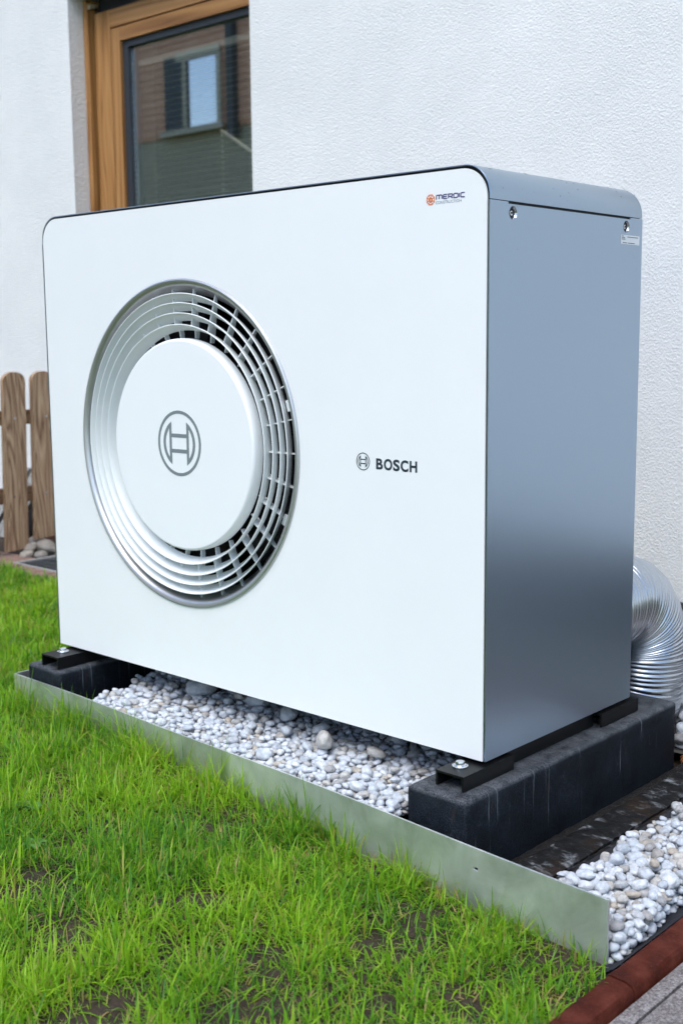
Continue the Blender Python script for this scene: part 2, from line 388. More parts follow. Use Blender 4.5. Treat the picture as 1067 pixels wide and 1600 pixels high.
pv = structure(empty('pavement', (1.8, 0, GZ)))
def paver(x0, x1, y0, y1, dz):
    bobj('paver', x0, x1, y0, y1, -.21, -.146 + dz, MT['paver'], pv, .003)
for x0, x1, off in ((1.478, 1.4995, .1), (1.504, 1.70, 0), (1.704, 1.90, .13), (1.904, 2.1, .02), (2.104, 2.3, .1), (2.304, 2.5, .05), (2.504, 2.7, .0)):
    y = -1.6 + off
    while y < .60:
        y1 = min(y + .396, .618); paver(x0, x1, y, y1, random.uniform(-.0015, .001)); y += .4
bm = bmesh.new(); bm.faces.new([bm.verts.new(p) for p in ((1.474, -2, -.158), (2.75, -2, -.158), (2.75, 1.349, -.158), (1.474, 1.349, -.158))]); structure(finish('joint_sand', bm, MT['soil']))

sl_root = structure(empty('foundation_slab', (1.19, .25, -.2)))
def wavy(name, x0, x1, y0, y1, z0, z1, m, amp):
    bm = bmesh.new(); nx, ny = max(3, int((x1 - x0) / .006)), int((y1 - y0) / .008); g = []
    for i in range(nx + 1):
        g.append([])
        for j in range(ny + 1):
            x = x0 + (x1 - x0) * i / nx; y = y0 + (y1 - y0) * j / ny
            e = amp * (noise.noise(Vector((x * 60, y * 60, 1))) + .6 * noise.noise(Vector((x * 180, y * 180, 4))))
            if i in (0, nx) or j in (0, ny): e -= .002
            g[-1].append(bm.verts.new((x + (amp * noise.noise(Vector((0, y * 50, x))) if i in (0, nx) else 0), y, z1 + e)))
    for i in range(nx):
        for j in range(ny): bm.faces.new((g[i][j], g[i + 1][j], g[i + 1][j + 1], g[i][j + 1]))
    per = [g[i][0] for i in range(nx + 1)] + [g[nx][j] for j in range(1, ny + 1)] + [g[i][ny] for i in range(nx - 1, -1, -1)] + [g[0][j] for j in range(ny - 1, 0, -1)]
    lo = [bm.verts.new((v.co.x, v.co.y, z0)) for v in per]
    for k in range(len(per)): bm.faces.new((per[k], lo[k], lo[(k + 1) % len(per)], per[(k + 1) % len(per)]))
    bmesh.ops.recalc_face_normals(bm, faces=bm.faces)
    return finish(name, bm, m, sl_root, 50)
wavy('slab_edge', 1.160, 1.222, -.140, .585, -.26, -.146, MT['slab'], .0014)
wavy('slab_lip', 1.2225, 1.243, -.142, .585, -.26, -.150, MT['slab'], .0010)
wavy('grit_seam', 1.134, 1.160, -.135, .585, -.26, -.155, MT['grit'], .0022)

# edging strip
def edging():
    bm = bmesh.new(); zs = [-.26, -.092, -.087, -.060]
    path = [(-.057, .75), (-.0575, .4), (-.0575, 0), (-.0565, -.068)] + EDGE
    prev = None; fine = path[:4]
    for (xa, ya), (xb, yb) in zip(EDGE, EDGE[1:]):
        k_ = max(1, int((xb - xa) / .03)); fine += [(xa + (xb - xa) * t / k_, 0) for t in range(k_)]
    fine.append(EDGE[-1]); cf_ = np.polyfit([p[0] for p in EDGE], [p[1] for p in EDGE], 2)
    path = fine[:4] + [(x, float(np.polyval(cf_, x))) for x, _ in fine[4:]]
    for (x, y) in path:
        dz = .0012 * math.sin(x * 9) 
        c = [bm.verts.new((x, y, z + dz)) for z in zs]
        if prev:
            for k in range(3):
                if not (k == 1 and abs(prev[0].co.x - 1.191) < 1e-4): bm.faces.new((prev[k], c[k], c[k + 1], prev[k + 1]))
        prev = c
    o = finish('metal_edging', bm, MT['galv'])
    md = o.modifiers.new('thickness', 'SOLIDIFY'); md.thickness = .0034; md.offset = 0
    tag(o, 'galvanised sheet metal edging strip between the lawn and the white pebbles', 'edging')
edging()

# ------------------------------------------------------------------ support blocks and brackets
def block(x0, x1, y0, y1, z1, label):
    bm = bmesh.new(); box(bm, x0, x1, y0, y1, -.2, z1)
    bmesh.ops.bevel(bm, geom=[e for e in bm.edges if max(v.co.z for v in e.verts) > z1 - .01 or abs(e.verts[0].co.z - e.verts[1].co.z) > .05], offset=.0085, segments=3, affect='EDGES', profile=.5)
    bmesh.ops.subdivide_edges(bm, edges=[e for e in bm.edges if e.calc_length() > .05], cuts=14, use_grid_fill=True)
    for v in bm.verts:
        p = v.co * 22; q = v.co * 70
        v.co += Vector((noise.noise(p), noise.noise(p + Vector((5, 0, 0))), noise.noise(p + Vector((0, 9, 0))))) * .0014 + Vector((noise.noise(q), noise.noise(q + Vector((5, 0, 0))), noise.noise(q + Vector((0, 9, 0))))) * .0007
    o = finish('support_block', bm, MT['block'], None, 60)
    tag(o, label, 'block', 'blocks under the heat pump'); return o
block(1.020, 1.134, -.088, .562, -.030, 'black concrete support block with white lime streaks under the silver side')
block(-.016, .098, -.072, .578, -.031, 'black concrete support block at the lawn end of the heat pump')

def bracket(x0, x1, y0, y1, zb, by, label):
    c = empty('mounting_bracket', ((x0 + x1) / 2, (y0 + y1) / 2, zb), label, 'bracket', 'brackets carrying the heat pump')
    zt = -.0055; t = .0035
    bm = bmesh.new(); box(bm, x0, x1, y0, y1, zt - t, zt); finish('top_plate', bm, MT['blackmetal'], c, 35, .001)
    for a, b in ((x0, x0 + t), (x1 - t, x1)):
        bm = bmesh.new(); box(bm, a, b, y0, y1, zb + .0012, zt - t - .0002); finish('flange', bm, MT['blackmetal'], c, 35, .0008)
    bx = (x0 + x1) / 2 - .006
    if by is not None:
        bm = bmesh.new(); bmesh.ops.create_cone(bm, cap_ends=True, segments=28, radius1=.0125, radius2=.0125, depth=.002, matrix=Matrix.Translation((bx, by, zt + .0012)))
        finish('washer', bm, MT['zinc'], c, 35, .0005)
        bm = bmesh.new(); bmesh.ops.create_cone(bm, cap_ends=True, segments=6, radius1=.0078, radius2=.0074, depth=.0062, matrix=Matrix.Translation((bx, by, zt + .0054)) @ Matrix.Rotation(.3, 4, 'Z'))
        b = finish('bolt_head', bm, MT['zinc'], c, 35, .0009)
        bm = bmesh.new(); bmesh.ops.create_cone(bm, cap_ends=True, segments=24, radius1=.0098, radius2=.009, depth=.0014, matrix=Matrix.Translation((bx, by, zt + .0028)))
        finish('bolt_flange', bm, MT['zinc'], c, 35, .0003)
bracket(1.056, 1.108, -.060, .070, -.030, -.026, 'black steel bracket with a bolt on the block beside the pebbles')
bracket(1.056, 1.108, .335, .462, -.030, None, 'short black steel bracket at the rear end of the streaked block')
bracket(.026, .084, -.064, .066, -.031, -.027, 'black steel bracket with a bolt on the block beside the lawn')

# ------------------------------------------------------------------ heat pump
W, H, D, ZS, RC = 1.1, .8784, .4402, .832, .044
FX, FZ = .4185, .4439
hp = empty('heat_pump', (.55, .22, 0), 'large white heat pump with a round fan grille and silver sides, on two blocks', 'heat pump')
def rounded(x0, x1, z0, z1, r, n=14):
    return [(x0, z0), (x1, z0)] + circ(x1 - r, z1 - r, r, n, 0, PI / 2, True) + circ(x0 + r, z1 - r, r, n, PI / 2, PI, True)
front = plate('front_panel', rounded(.0015, W - .0015, 0, H - .001, RC), [circ(FX, FZ, .3015, 128)], lambda u, v, d: (u, d, v), .0025, MT['panel'], hp)
# inner dark backing seen through the joint round the panel
prof = rounded(.004, W - .004, .004, H - .003, RC - .002)
plate('seal', prof, [circ(FX, FZ, .3035, 96)], lambda u, v, d: (u, .0035 + d, v), .006, MT['gap'], hp)
# rounded cover
def cover():
    o1 = [(W + .003, ZS)] + circ(W + .003 - RC - .002, H + .0045 - RC - .002, RC + .002, 16, 0, PI / 2, True) + circ(-.003 + RC + .002, H + .0045 - RC - .002, RC + .002, 16, PI / 2, PI, True) + [(-.003, ZS)]
    t = .002; i1 = [(W + .003 - t, ZS)] + circ(W + .001 - RC, H + .0025 - RC, RC - 0, 16, 0, PI / 2, True) + circ(-.001 + RC, H + .0025 - RC, RC, 16, PI / 2, PI, True) + [(-.003 + t, ZS)]
    bm = bmesh.new(); ys = (.0005, .0020, D - .002, D); n = len(o1)
    rows = []
    for y, inset in ((.0022, 1), (.0005, .5), (.0020, 0), (D - .003, 0), (D, .6)):
        rows.append([bm.verts.new((o[0] + (i[0] - o[0]) * inset, y, o[1] + (i[1] - o[1]) * inset)) for o, i in zip(o1, i1)])
    inn = [bm.verts.new((i[0], D, i[1])) for i in i1]
    seq = rows + [inn]
    for a, b in zip(seq, seq[1:]):
        for k in range(n - 1): bm.faces.new((a[k], a[k + 1], b[k + 1], b[k]))
    bmesh.ops.recalc_face_normals(bm, faces=bm.faces)
    # thick inner skin
    a, b = inn, rows[0]
    for k in range(n - 1): bm.faces.new((a[k], b[k], b[k + 1], a[k + 1]))
    bmesh.ops.recalc_face_normals(bm, faces=bm.faces)
    return finish('top_cover', bm, MT['silver'], hp, 30)
cov = cover()
SCREWS = [(.058, .8155), (.386, .8155)]
def side(xs, sgn):
    y0, y1 = .0005, D - .0005; zt, zm = ZS - .0012, ZS - .0042
    outer = [(y0, 0), (y1, 0), (y1, zt), (.398, zt), (.398, zm), (.046, zm), (.046, zt), (y0, zt)]
    holes = [circ(y, z, .0095, 24) for y, z in SCREWS] if sgn > 0 else []
    o = plate('side_panel', outer, holes, lambda u, v, d: (xs - sgn * d, u, v), .002, MT['silver'], hp)
    if sgn > 0:
        for y, z in SCREWS:
            bm = bmesh.new(); n = 24; prof = [(.0098, .0003), (.0092, -.0004), (.0078, -.003), (.006, -.0062), (.0046, -.0066), (.0, -.0066)]; rings = []
            for r, dx in prof:
                rings.append([bm.verts.new((xs + dx, y, z))] if r == 0 else [bm.verts.new((xs + dx, y + r * math.cos(2 * PI * k / n), z + r * math.sin(2 * PI * k / n))) for k in range(n)])
            for a, b in zip(rings, rings[1:]):
                for k in range(n):
                    j = (k + 1) % n
                    bm.faces.new((a[k], a[j], b[j], b[k]) if len(b) > 1 else (a[k], a[j], b[0]))
            bmesh.ops.recalc_face_normals(bm, faces=bm.faces); finish('screw_cup', bm, MT['screw'], o, 30)
            bm = bmesh.new(); bmesh.ops.create_cone(bm, cap_ends=True, segments=20, radius1=.0046, radius2=.0036, depth=.004, matrix=Matrix.Translation((xs - .0046, y, z)) @ Matrix.Rotation(PI / 2, 4, 'Y'))
            finish('screw_head', bm, MT['zinc'], o, 30, .0007)
            bm = bmesh.new(); bmesh.ops.create_cone(bm, cap_ends=True, segments=6, radius1=.0019, radius2=.0019, depth=.0004, matrix=Matrix.Translation((xs - .0023, y, z)) @ Matrix.Rotation(PI / 2, 4, 'Y'))
            finish('screw_socket', bm, MT['gap'], o)
    return o
sp = side(W + .003, 1); side(-.003, -1)
# narrow folded lip at the front edge of the side panel, body behind the joints
bobj('inner_frame', .004, W + .0002, .012, D - .006, .792, ZS + .012, MT['gap'], hp)
bobj('rear_panel', .0, W, D - .004, D - .0012, .002, ZS - .002, MT['silver'], hp)
bobj('rear_upper_panel', .012, W - .012, D - .004, D - .0012, ZS - .001, H - .006, MT['silver'], hp)
bobj('base_pan', .010, W - .010, .020, D - .012, -.0045, .001, MT['blackmetal'], hp)

for xa in (1.058, .028): bobj('shade_strip', xa, xa + .034, .0715, .3335, -.029, -.0052, MT['blackmetal'], hp)  # black bars standing in for the shadow under the unit

# rating sticker
st = bobj('rating_label', W + .0031, W + .0037, .3685, .4295, .787, .802, MT['label'], hp)
for (y0, y1, z) in ((.371, .3765, .8), (.371, .381, .7975), (.371, .382, .795), (.389, .424, .799), (.374, .388, .7893), (.391, .413, .7893)):
    bobj('print_line', W + .0037, W + .0039, y0, y1, z - .0006, z + .0006, MT['ink'], st)

# fan: trim ring, grille rings, vanes, hub, shaft housing
trim = lathe_y('trim_ring', [(.3027, .0025), (.3027, -.0012), (.3018, -.0030), (.2995, -.0042), (.2955, -.0036), (.2920, -.0014), (.2896, .0020), (.2880, .0060), (.2835, .0125), (.2765, .0200), (.2745, .0240), (.3005, .024), (.3005, .0025)], FX, FZ, MT['trim'], hp, 160, smooth=35)
for r0, k_ in ((.2205, .62), (.2410, .85), (.2592, .9), (.2762, .9)):
    prof = [(r0 + .0010, -.0030), (r0 + .0004, -.0040), (r0 - .0006, -.0040), (r0 - .0012, -.0030), (r0 - .0012 - .0038 * k_, .006), (r0 - .0012 - .0088 * k_, .014), (r0 - .0012 - .0150 * k_, .021), (r0 - .0140 * k_, .022), (r0 - .0078 * k_, .0148), (r0 - .0026 * k_, .006)]
    lathe_y('grille_ring', prof, FX, FZ, MT['grille'], trim, 160)
bm = bmesh.new(); t = .0010
pr = [(.196, .021), (.212, .0185), (.2180, .0095), (.2850, .0105), (.2800, .0165), (.262, .021), (.205, .030), (.196, .030)]
a = [bm.verts.new((r, y, -t)) for r, y in pr]; b = [bm.verts.new((r, y, t)) for r, y in pr]
bm.faces.new(a); bm.faces.new(list(reversed(b)))
for k in range(len(pr)): bm.faces.new((a[k], b[k], b[(k + 1) % len(pr)], a[(k + 1) % len(pr)]))
bmesh.ops.recalc_face_normals(bm, faces=bm.faces)
vm = bpy.data.meshes.new('vane'); bm.to_mesh(vm); bm.free()
for k in range(30):
    o = link('vane', vm, MT['grille'], trim, (FX, 0, FZ)); o.rotation_euler = (0, R(12 * k), 0)
for a0, a1 in ((15, 19), (-26.5, -22.5)):
    prof = circ(0, 0, .2745, 6, R(a0), R(a1), True) + circ(0, 0, .2868, 6, R(a1), R(a0), True)
    plate('clip', [(FX + x, FZ + z) for x, z in prof], [], lambda u, v, d: (u, .010 + d, v), .004, MT['grille'], trim)
hub = lathe_y('hub_cover', [(0, -.0046), (.1898, -.0046), (.1904, -.0046), (.1918, -.0042), (.1932, -.0032), (.1943, -.0016), (.1950, .0006), (.1955, .0045), (.1958, .010), (.1955, .018), (.17, .018), (0, .018)], FX, FZ, MT['hub'], hp, 160, closed=False, smooth=50)
lathe_y('fan_housing', [(.3002, .0245), (.2882, .0245), (.283, .05), (.283, .15), (.0, .15), (0, .152), (.3002, .152)], FX, FZ, MT['black'], hp, 96, closed=True)
for k in range(5):                                                     # fan blades behind the grille
    bm = bmesh.new(); g = []
    for i in range(7):
        rr = .10 + .175 * i / 6; row = []
        for j in range(7):
            an = R(72 * k + 8 + 46 * j / 6 + 10 * i / 6); y = .055 + .045 * j / 6
            row.append(bm.verts.new((FX + rr * math.cos(an), y, FZ + rr * math.sin(an))))
        g.append(row)
    for i in range(6):
        for j in range(6): bm.faces.new((g[i][j], g[i + 1][j], g[i + 1][j + 1], g[i][j + 1]))
    bmesh.ops.solidify(bm, geom=bm.faces[:], thickness=.003)
    finish('fan_blade', bm, MT['black'], hp, 50)

# emblem: a ring round a two-bow armature
def emblem(name, cx, cz, rad, ysurf, m, parent):
    fm = lambda u, v, d: (cx + rad * u, ysurf - .0004 + d, cz + rad * v)
    plate(name, circ(0, 0, 1, 96), [circ(0, 0, .905, 96)], fm, .0006, m, parent)
    for s in (-1, 1):
        A = math.acos(.345 / .74); B = math.acos(.45 / .63)
        out = [(s * x, z) for x, z in circ(0, 0, .74, 40, -A, A, True)]; hol = [(s * x, z) for x, z in circ(0, 0, .63, 32, -B, B, True)]
        plate(name, out, [hol], fm, .0006, m, parent)
        plate(name, [(-.344, s * .235 - .057), (.344, s * .235 - .057), (.344, s * .235 + .057), (-.344, s * .235 + .057)], [], fm, .0006, m, parent)
emblem('emblem_piece', .4155, .448, .0605, -.0046, MT['emblem'], hub)
emblem('emblem_piece', .8615, .4427, .0142, 0, MT['navy'], front)

def text_mesh(s, off=0.0):
    cu = bpy.data.curves.new('t', 'FONT'); cu.body = s; cu.size = 1; cu.offset = off; cu.extrude = .03; cu.resolution_u = 6
    o = bpy.data.objects.new('t', cu); COL.objects.link(o); dg = bpy.context.evaluated_depsgraph_get(); dg.update()
    me = bpy.data.meshes.new_from_object(o.evaluated_get(dg)); bpy.data.objects.remove(o); bpy.data.curves.remove(cu)
    return me
def letter_fit(name, s, off, x0, x1, z0, z1, m, parent, shear=0):
    me = text_mesh(s, off); me.name = name; me.materials.clear()
    co_ = np.zeros(len(me.vertices) * 3, np.float32); me.vertices.foreach_get('co', co_); co_ = co_.reshape(-1, 3)
    lo, hi = co_.min(0), co_.max(0)
    u = (co_[:, 0] - lo[0]) / (hi[0] - lo[0]); v = (co_[:, 1] - lo[1]) / (hi[1] - lo[1])
    cx, cz = (x0 + x1) / 2, (z0 + z1) / 2
    out = np.stack([x0 + u * (x1 - x0) - cx, np.where(co_[:, 2] > 0, -.0004, .0002), z0 + v * (z1 - z0) - cz], -1).astype(np.float32)
    me.vertices.foreach_set('co', out.ravel()); me.update()
    return link(name, me, m, parent, (cx, 0, cz))
zz0, zz1 = .4322, .4495
for ch, x0, x1, dz in (('B', .8890, .9028, 0), ('O', .9050, .9222, .0004), ('S', .9238, .9370, .0004), ('C', .9390, .9543, .0004), ('H', .9570, .9718, 0)):
    letter_fit('letter', ch, .032, x0, x1, zz0 - dz, zz1 + dz, MT['navy'], front)

# small installer's logo in the upper corner
def stroke(name, pts, w, m, parent, k):
    bm = bmesh.new(); P = [Vector((p[0], 0, p[1])) for p in pts]; L_, R_ = [], []
    for i, p in enumerate(P):
        d0 = (P[i] - P[i - 1]).normalized() if i else (P[1] - P[0]).normalized(); d1 = (P[i + 1] - P[i]).normalized() if i < len(P) - 1 else d0
        n = Vector((-(d0.z + d1.z), 0, d0.x + d1.x)).normalized(); c = max(.5, n.dot(Vector((-d1.z, 0, d1.x))))
        L_.append(p + n * (w / 2 / c)); R_.append(p - n * (w / 2 / c))
    y0, y1 = -.0003 - k * .00004, .0002
    A = [[bm.verts.new((q.x, y, q.z)) for q in s] for s in (L_, R_) for y in (y0, y1)]
    Lf, Lb, Rf, Rb = A
    for i in range(len(P) - 1):
        bm.faces.new((Lf[i], Lf[i + 1], Rf[i + 1], Rf[i])); bm.faces.new((Lf[i], Lb[i], Lb[i + 1], Lf[i + 1])); bm.faces.new((Rf[i], Rf[i + 1], Rb[i + 1], Rb[i]))
    for i in (0, -1): bm.faces.new((Lf[i], Rf[i], Rb[i], Lb[i]))
    bmesh.ops.recalc_face_normals(bm, faces=bm.faces)
    return finish(name, bm, m, parent)
GL = {'M': ([[(0, 0), (0, .8), (.15, 1), (.85, 1), (1, .8), (1, 0)], [(.5, 0), (.5, .95)]], .0104),
      'E': ([[(1, 1), (.15, 1), (0, .82), (0, .18), (.15, 0), (1, 0)], [(.05, .5), (.9, .5)]], .0072),
      'R': ([[(0, 0), (0, 1), (.85, 1), (1, .85), (1, .58), (.85, .42), (.05, .42)], [(.5, .42), (1, 0)]], .0074),
      'D': ([[(.0, 1), (.8, 1), (1, .8), (1, .2), (.8, 0), (0, 0), (0, .95)]], .0076),
      'I': ([[(0, 0), (0, 1)]], .0004), 'C': ([[(1, 1), (.18, 1), (0, .82), (0, .18), (.18, 0), (1, 0)]], .0070)}
x = 1.0075
for ch in 'MERDIC':
    st_, wd = GL[ch]
    for k, s in enumerate(st_): stroke('letter', [(x + p[0] * wd, .8378 + p[1] * .0058) for p in s], .00165, MT['purple'], front, k)
    x += wd + .0023
letter_fit('letter_row', 'CONSTRUCTION', -.004, 1.0065, 1.0530, .8312, .8352, MT['greytxt'], front)
fm = lambda u, v, d: (.997 + u, -.0004 + d, .8382 + v)
plate('logo_piece', circ(0, 0, .0082, 8, PI / 8, 2 * PI + PI / 8), [circ(0, 0, .0068, 8, PI / 8, 2 * PI + PI / 8)], fm, .0006, MT['orange'], front)
for k in range(8):
    a = PI / 8 + k * PI / 4
    stroke('logo_piece', [(.997 + .0012 * math.cos(a), .8382 + .0012 * math.sin(a)), (.997 + .0072 * math.cos(a), .8382 + .0072 * math.sin(a))], .0011, MT['orange'], front, k + 1)
plate('logo_piece', circ(0, 0, .0036, 16), [circ(0, 0, .0024, 16)], lambda u, v, d: (.997 + u, -.0008 + d, .8382 + v), .0010, MT['orange'], front)

# rain drops on the cover and panels
def drops():
    vs, fs = [], []
    def drop(p, n, r):
        n = Vector(n).normalized(); a = n.orthogonal().normalized(); b = n.cross(a); base = len(vs)
        vs.append(Vector(p) + n * r * .55)
        for ring, (rr, hh) in enumerate(((.6, .42), (1, 0))):
            for k in range(8): vs.append(Vector(p) + (a * math.cos(k * PI / 4) + b * math.sin(k * PI / 4)) * r * rr + n * r * hh)
        for k in range(8):
            j = (k + 1) % 8; fs.append((base, base + 1 + k, base + 1 + j)); fs.append((base + 1 + k, base + 9 + k, base + 9 + j, base + 1 + j))
    for _ in range(26):
        a = random.uniform(.1, PI / 2); y = random.uniform(.01, D - .01); r0 = RC + .002
        cx, cz = W + .003 - r0, H + .0045 - r0; n = (math.cos(a), 0, math.sin(a))
        drop((cx + r0 * n[0], y, cz + r0 * n[2]), n, random.uniform(.0008, .0019))
    for _ in range(26): drop((W + .003, random.uniform(.02, D - .02), random.uniform(.45, .82)), (1, 0, 0), random.uniform(.0006, .0013))
    me = bpy.data.meshes.new('rain_drops'); me.from_pydata([tuple(v) for v in vs], [], fs); me.shade_smooth()
    m = mat('rain_drop', (1, 1, 1), .03, 0, **{'Transmission Weight': .9, 'IOR': 1.33})
    stuff(link('rain_drops', me, m, hp))
drops()

# ------------------------------------------------------------------ house wall and window
YW = 1.35; X0, X1, Z0, Z1 = -1.777, -.80, .60, 1.905
YF = 1.432
house = empty('house', (0, YW, GZ), 'white rendered house wall with a window, behind the heat pump', 'house')
def ring_wall(name, y0, y1, X0, X1, Z0, Z1, m):
    out = [(-6.5, -.35), (5.5, -.35), (5.5, 3.0), (-6.5, 3.0)]; hole = [(X0, Z0), (X1, Z0), (X1, Z1), (X0, Z1)]
    return plate(name, out, [hole], lambda u, v, d: (u, y0 + d, v), y1 - y0, m, house)
wall = ring_wall('wall', YW, YW + .004, X0, X1, Z0, Z1, MT['stucco'])
ring_wall('wall_core', YW + .0045, YW + .40, X0 - .0005, X1 + .0005, Z0, Z1 + .0005, MT['reveal'])
bm = bmesh.new()
for a in ((-6.5, 5.5),):
    pr = [(YW - .12, 2.95), (YW - .12, 3.1), (6.0, 4.6), (10.7, 3.1), (10.7, 2.95), (6.0, 4.4)]
    A = [bm.verts.new((-6.9, y, z)) for y, z in pr]; B = [bm.verts.new((5.9, y, z)) for y, z in pr]
    bm.faces.new(A); bm.faces.new(list(reversed(B)))
    for k in range(6): bm.faces.new((A[k], B[k], B[(k + 1) % 6], A[(k + 1) % 6]))
bmesh.ops.recalc_face_normals(bm, faces=bm.faces); finish('roof', bm, MT['roof'], house)
bobj('side_wall', 5.2, 5.497, YW + .402, 10.3, -.35, 3.0, MT['stucco'], house)
bobj('end_wall', -6.497, -6.2, YW + .402, 10.3, -.35, 3.0, MT['stucco'], house)
bobj('plinth', -6.49, 5.49, YW - .010, YW - .0005, -.35, -.035, MT['plinth'], house)
bobj('plinth', .95, 5.49, YW - .060, YW - .0105, -.35, .085, MT['plinth'], house)  # unseen taller section, added to darken the silver side's reflection

wd = empty('window', (X0, YF, Z0)); wd.parent = house; wd.location = Vector((X0, YF, Z0)) - WL[house]
def wbar(name, x0, x1, y0, y1, z0, z1, m, bev=.002): return bobj(name, x0, x1, y0, y1, z0, z1, m, wd, bev)
a = X0
wbar('guide_rail', a, -1.7505, YF - .014, 1.50, Z0, 1.893, MT['wood'])
wbar('guide_groove', -1.750, -1.7335, YF + .022, 1.50, Z0, 1.86, MT['gap'], 0)
wbar('frame_stile', -1.733, -1.640, YF + .004, 1.50, Z0, 1.842, MT['wood'], .003)
wbar('frame_head', -1.6395, X1 + .3, YF + .004, 1.50, 1.778, 1.842, MT['woodx'], .003)
wbar('frame_gap', -1.6395, -1.6285, YF + .02, 1.50, Z0, 1.7775, MT['gap'], 0)
wbar('frame_gap', -1.628, X1 + .3, YF + .02, 1.50, 1.770, 1.7775, MT['gap'], 0)
wbar('sash_stile', -1.628, -1.575, YF - .002, 1.50, Z0, 1.7695, MT['wood'], .003)
wbar('sash_rail', -1.5745, X1 + .3, YF - .002, 1.50, 1.722, 1.7695, MT['woodx'], .003)
wbar('gasket', -1.5745, -1.545, YF + .010, 1.50, Z0, 1.7215, MT['alu'], .001)
wbar('gasket', -1.5445, X1 + .3, YF + .010, 1.50, 1.698, 1.7215, MT['alu'], .001)
wbar('pane', -1.5445, X1 + .3, 1.456, 1.466, Z0, 1.6975, MT['glass'], 0)
wbar('shutter_box', -1.733, X1 + .3, YF + .030, 1.50, 1.8425, 1.92, MT['gap'], 0)
wbar('window_sill', X0, X1, YW - .03, YF - .016, Z0 - .03, Z0, MT['concrete'], .002)
bm = bmesh.new(); tube(bm, [(-1.742, YF - .012, 1.868), (-1.742, YF + .02, 1.874)], .009, 16); finish('shutter_stop', bm, MT['tan'], wd, 40, .001)
# dark room behind
bm = bmesh.new(); box(bm, X0 - .4, X1 + .9, 1.76, 4.2, .2, 2.6)
bmesh.ops.delete(bm, geom=[f for f in bm.faces if f.normal.y < -.5 or abs(f.calc_center_median().y - 1.76) < .01], context='FACES'); finish('room', bm, MT['dark'], house)

# venetian blind inside
bl = empty('venetian_blind', (-1.2, 1.53, 1.62), 'pale venetian blind hanging behind the window glass', 'blind')
YB = 1.500
bobj('head_rail', -1.545, X1 + .25, YB - .012, YB + .014, 1.634, 1.658, MT['slat'], bl, .002)
bm = bmesh.new(); n = 6; rows = []
for xx in (-.49, .49):
    rows.append([bm.verts.new((xx, -.0125 + .025 * k / n, .0022 * (1 - (2 * k / n - 1) ** 2))) for k in range(n + 1)])
for k in range(n): bm.faces.new((rows[0][k], rows[1][k], rows[1][k + 1], rows[0][k + 1]))
bmesh.ops.solidify(bm, geom=bm.faces[:], thickness=.0004)
slm = bpy.data.meshes.new('slat'); bm.to_mesh(slm); bm.free(); slm.shade_smooth()
z = 1.620; k = 0
while z > .62:
    o = link('slat', slm, MT['slat'], bl, (-1.05 + random.uniform(-.002, .002), YB, z)); o.rotation_euler = (R(random.uniform(20, 25)), R(random.uniform(-.08, .08)), 0); z -= .0205; k += 1
for xx in (-1.50, -1.46, -.95):
    bm = bmesh.new(); tube(bm, [(xx, YB - .014, 1.634), (xx, YB - .014, .62)], .0007, 6); finish('ladder_cord', bm, MT['slat'], bl)
bm = bmesh.new(); z = 1.335
while z > .66: bmesh.ops.create_icosphere(bm, subdivisions=1, radius=.006, matrix=Matrix.Translation((-1.085, YB - .020, z))); z -= .0185
finish('bead_chain', bm, MT['bead'], bl, 60)
bm = bmesh.new(); tube(bm, [(-1.09, YB - .018, 1.352), (-.90, YB - .016, 1.240), (-.72, YB - .015, 1.134)], .0065, 10); finish('reflected_pole', bm, MT['slat'], bl, 60)  # solid rod modelled in place of a pole reflected in the glass

# neighbouring house whose front shows in the glass
# the neighbour stands about eight metres away
nb = empty('neighbour_house', (-11, -7, GZ), 'terracotta clad neighbouring house mirrored in the window glass', 'house')
yn = -7.0
z = 3.50
pl = bobj('upper_wall', -17, -6.0, yn - 6, yn - .02, 3.45, 6.2, MT['clad'], nb)
bobj('lower_wall', -17, -6.0, yn - 5.9, yn - .05, -.3, 3.449, MT['olive'], nb)
while z < 6.1:
    bobj('cladding_board', -17, -6.0, yn - .02, yn, z, z + .088, MT['clad'], nb); z += .10
fr = bobj('window', -11.55, -10.36, yn + .001, yn + .02, 3.52, 4.52, MT['darkgrey'], nb)
bobj('window_trim', -11.26, -10.36, yn + .021, yn + .05, 4.42, 4.54, MT['beige'], fr); bobj('window_trim', -11.26, -11.05, yn + .021, yn + .05, 3.52, 4.419, MT['darkgrey'], fr)
bobj('window_trim', -10.43, -10.34, yn + .021, yn + .05, 3.52, 4.419, MT['beige'], fr); bobj('window_trim', -11.6, -10.3, yn + .021, yn + .08, 3.44, 3.519, MT['beige'], fr)
bobj('window_trim', -11.12, -11.03, yn + .051, yn + .06, 3.53, 4.41, MT['beige'], fr)
bobj('glass_pane', -11.03, -10.43, yn + .021, yn + .03, 3.53, 4.41, MT['mirror'], fr)
bobj('downpipe', -10.18, -10.05, yn + .001, yn + .1, 3.3, 6.2, MT['darkgrey'], nb)
bobj('roof', -17.3, -5.7, yn - 6.3, yn - .01, 6.201, 6.5, MT['roof'], nb)

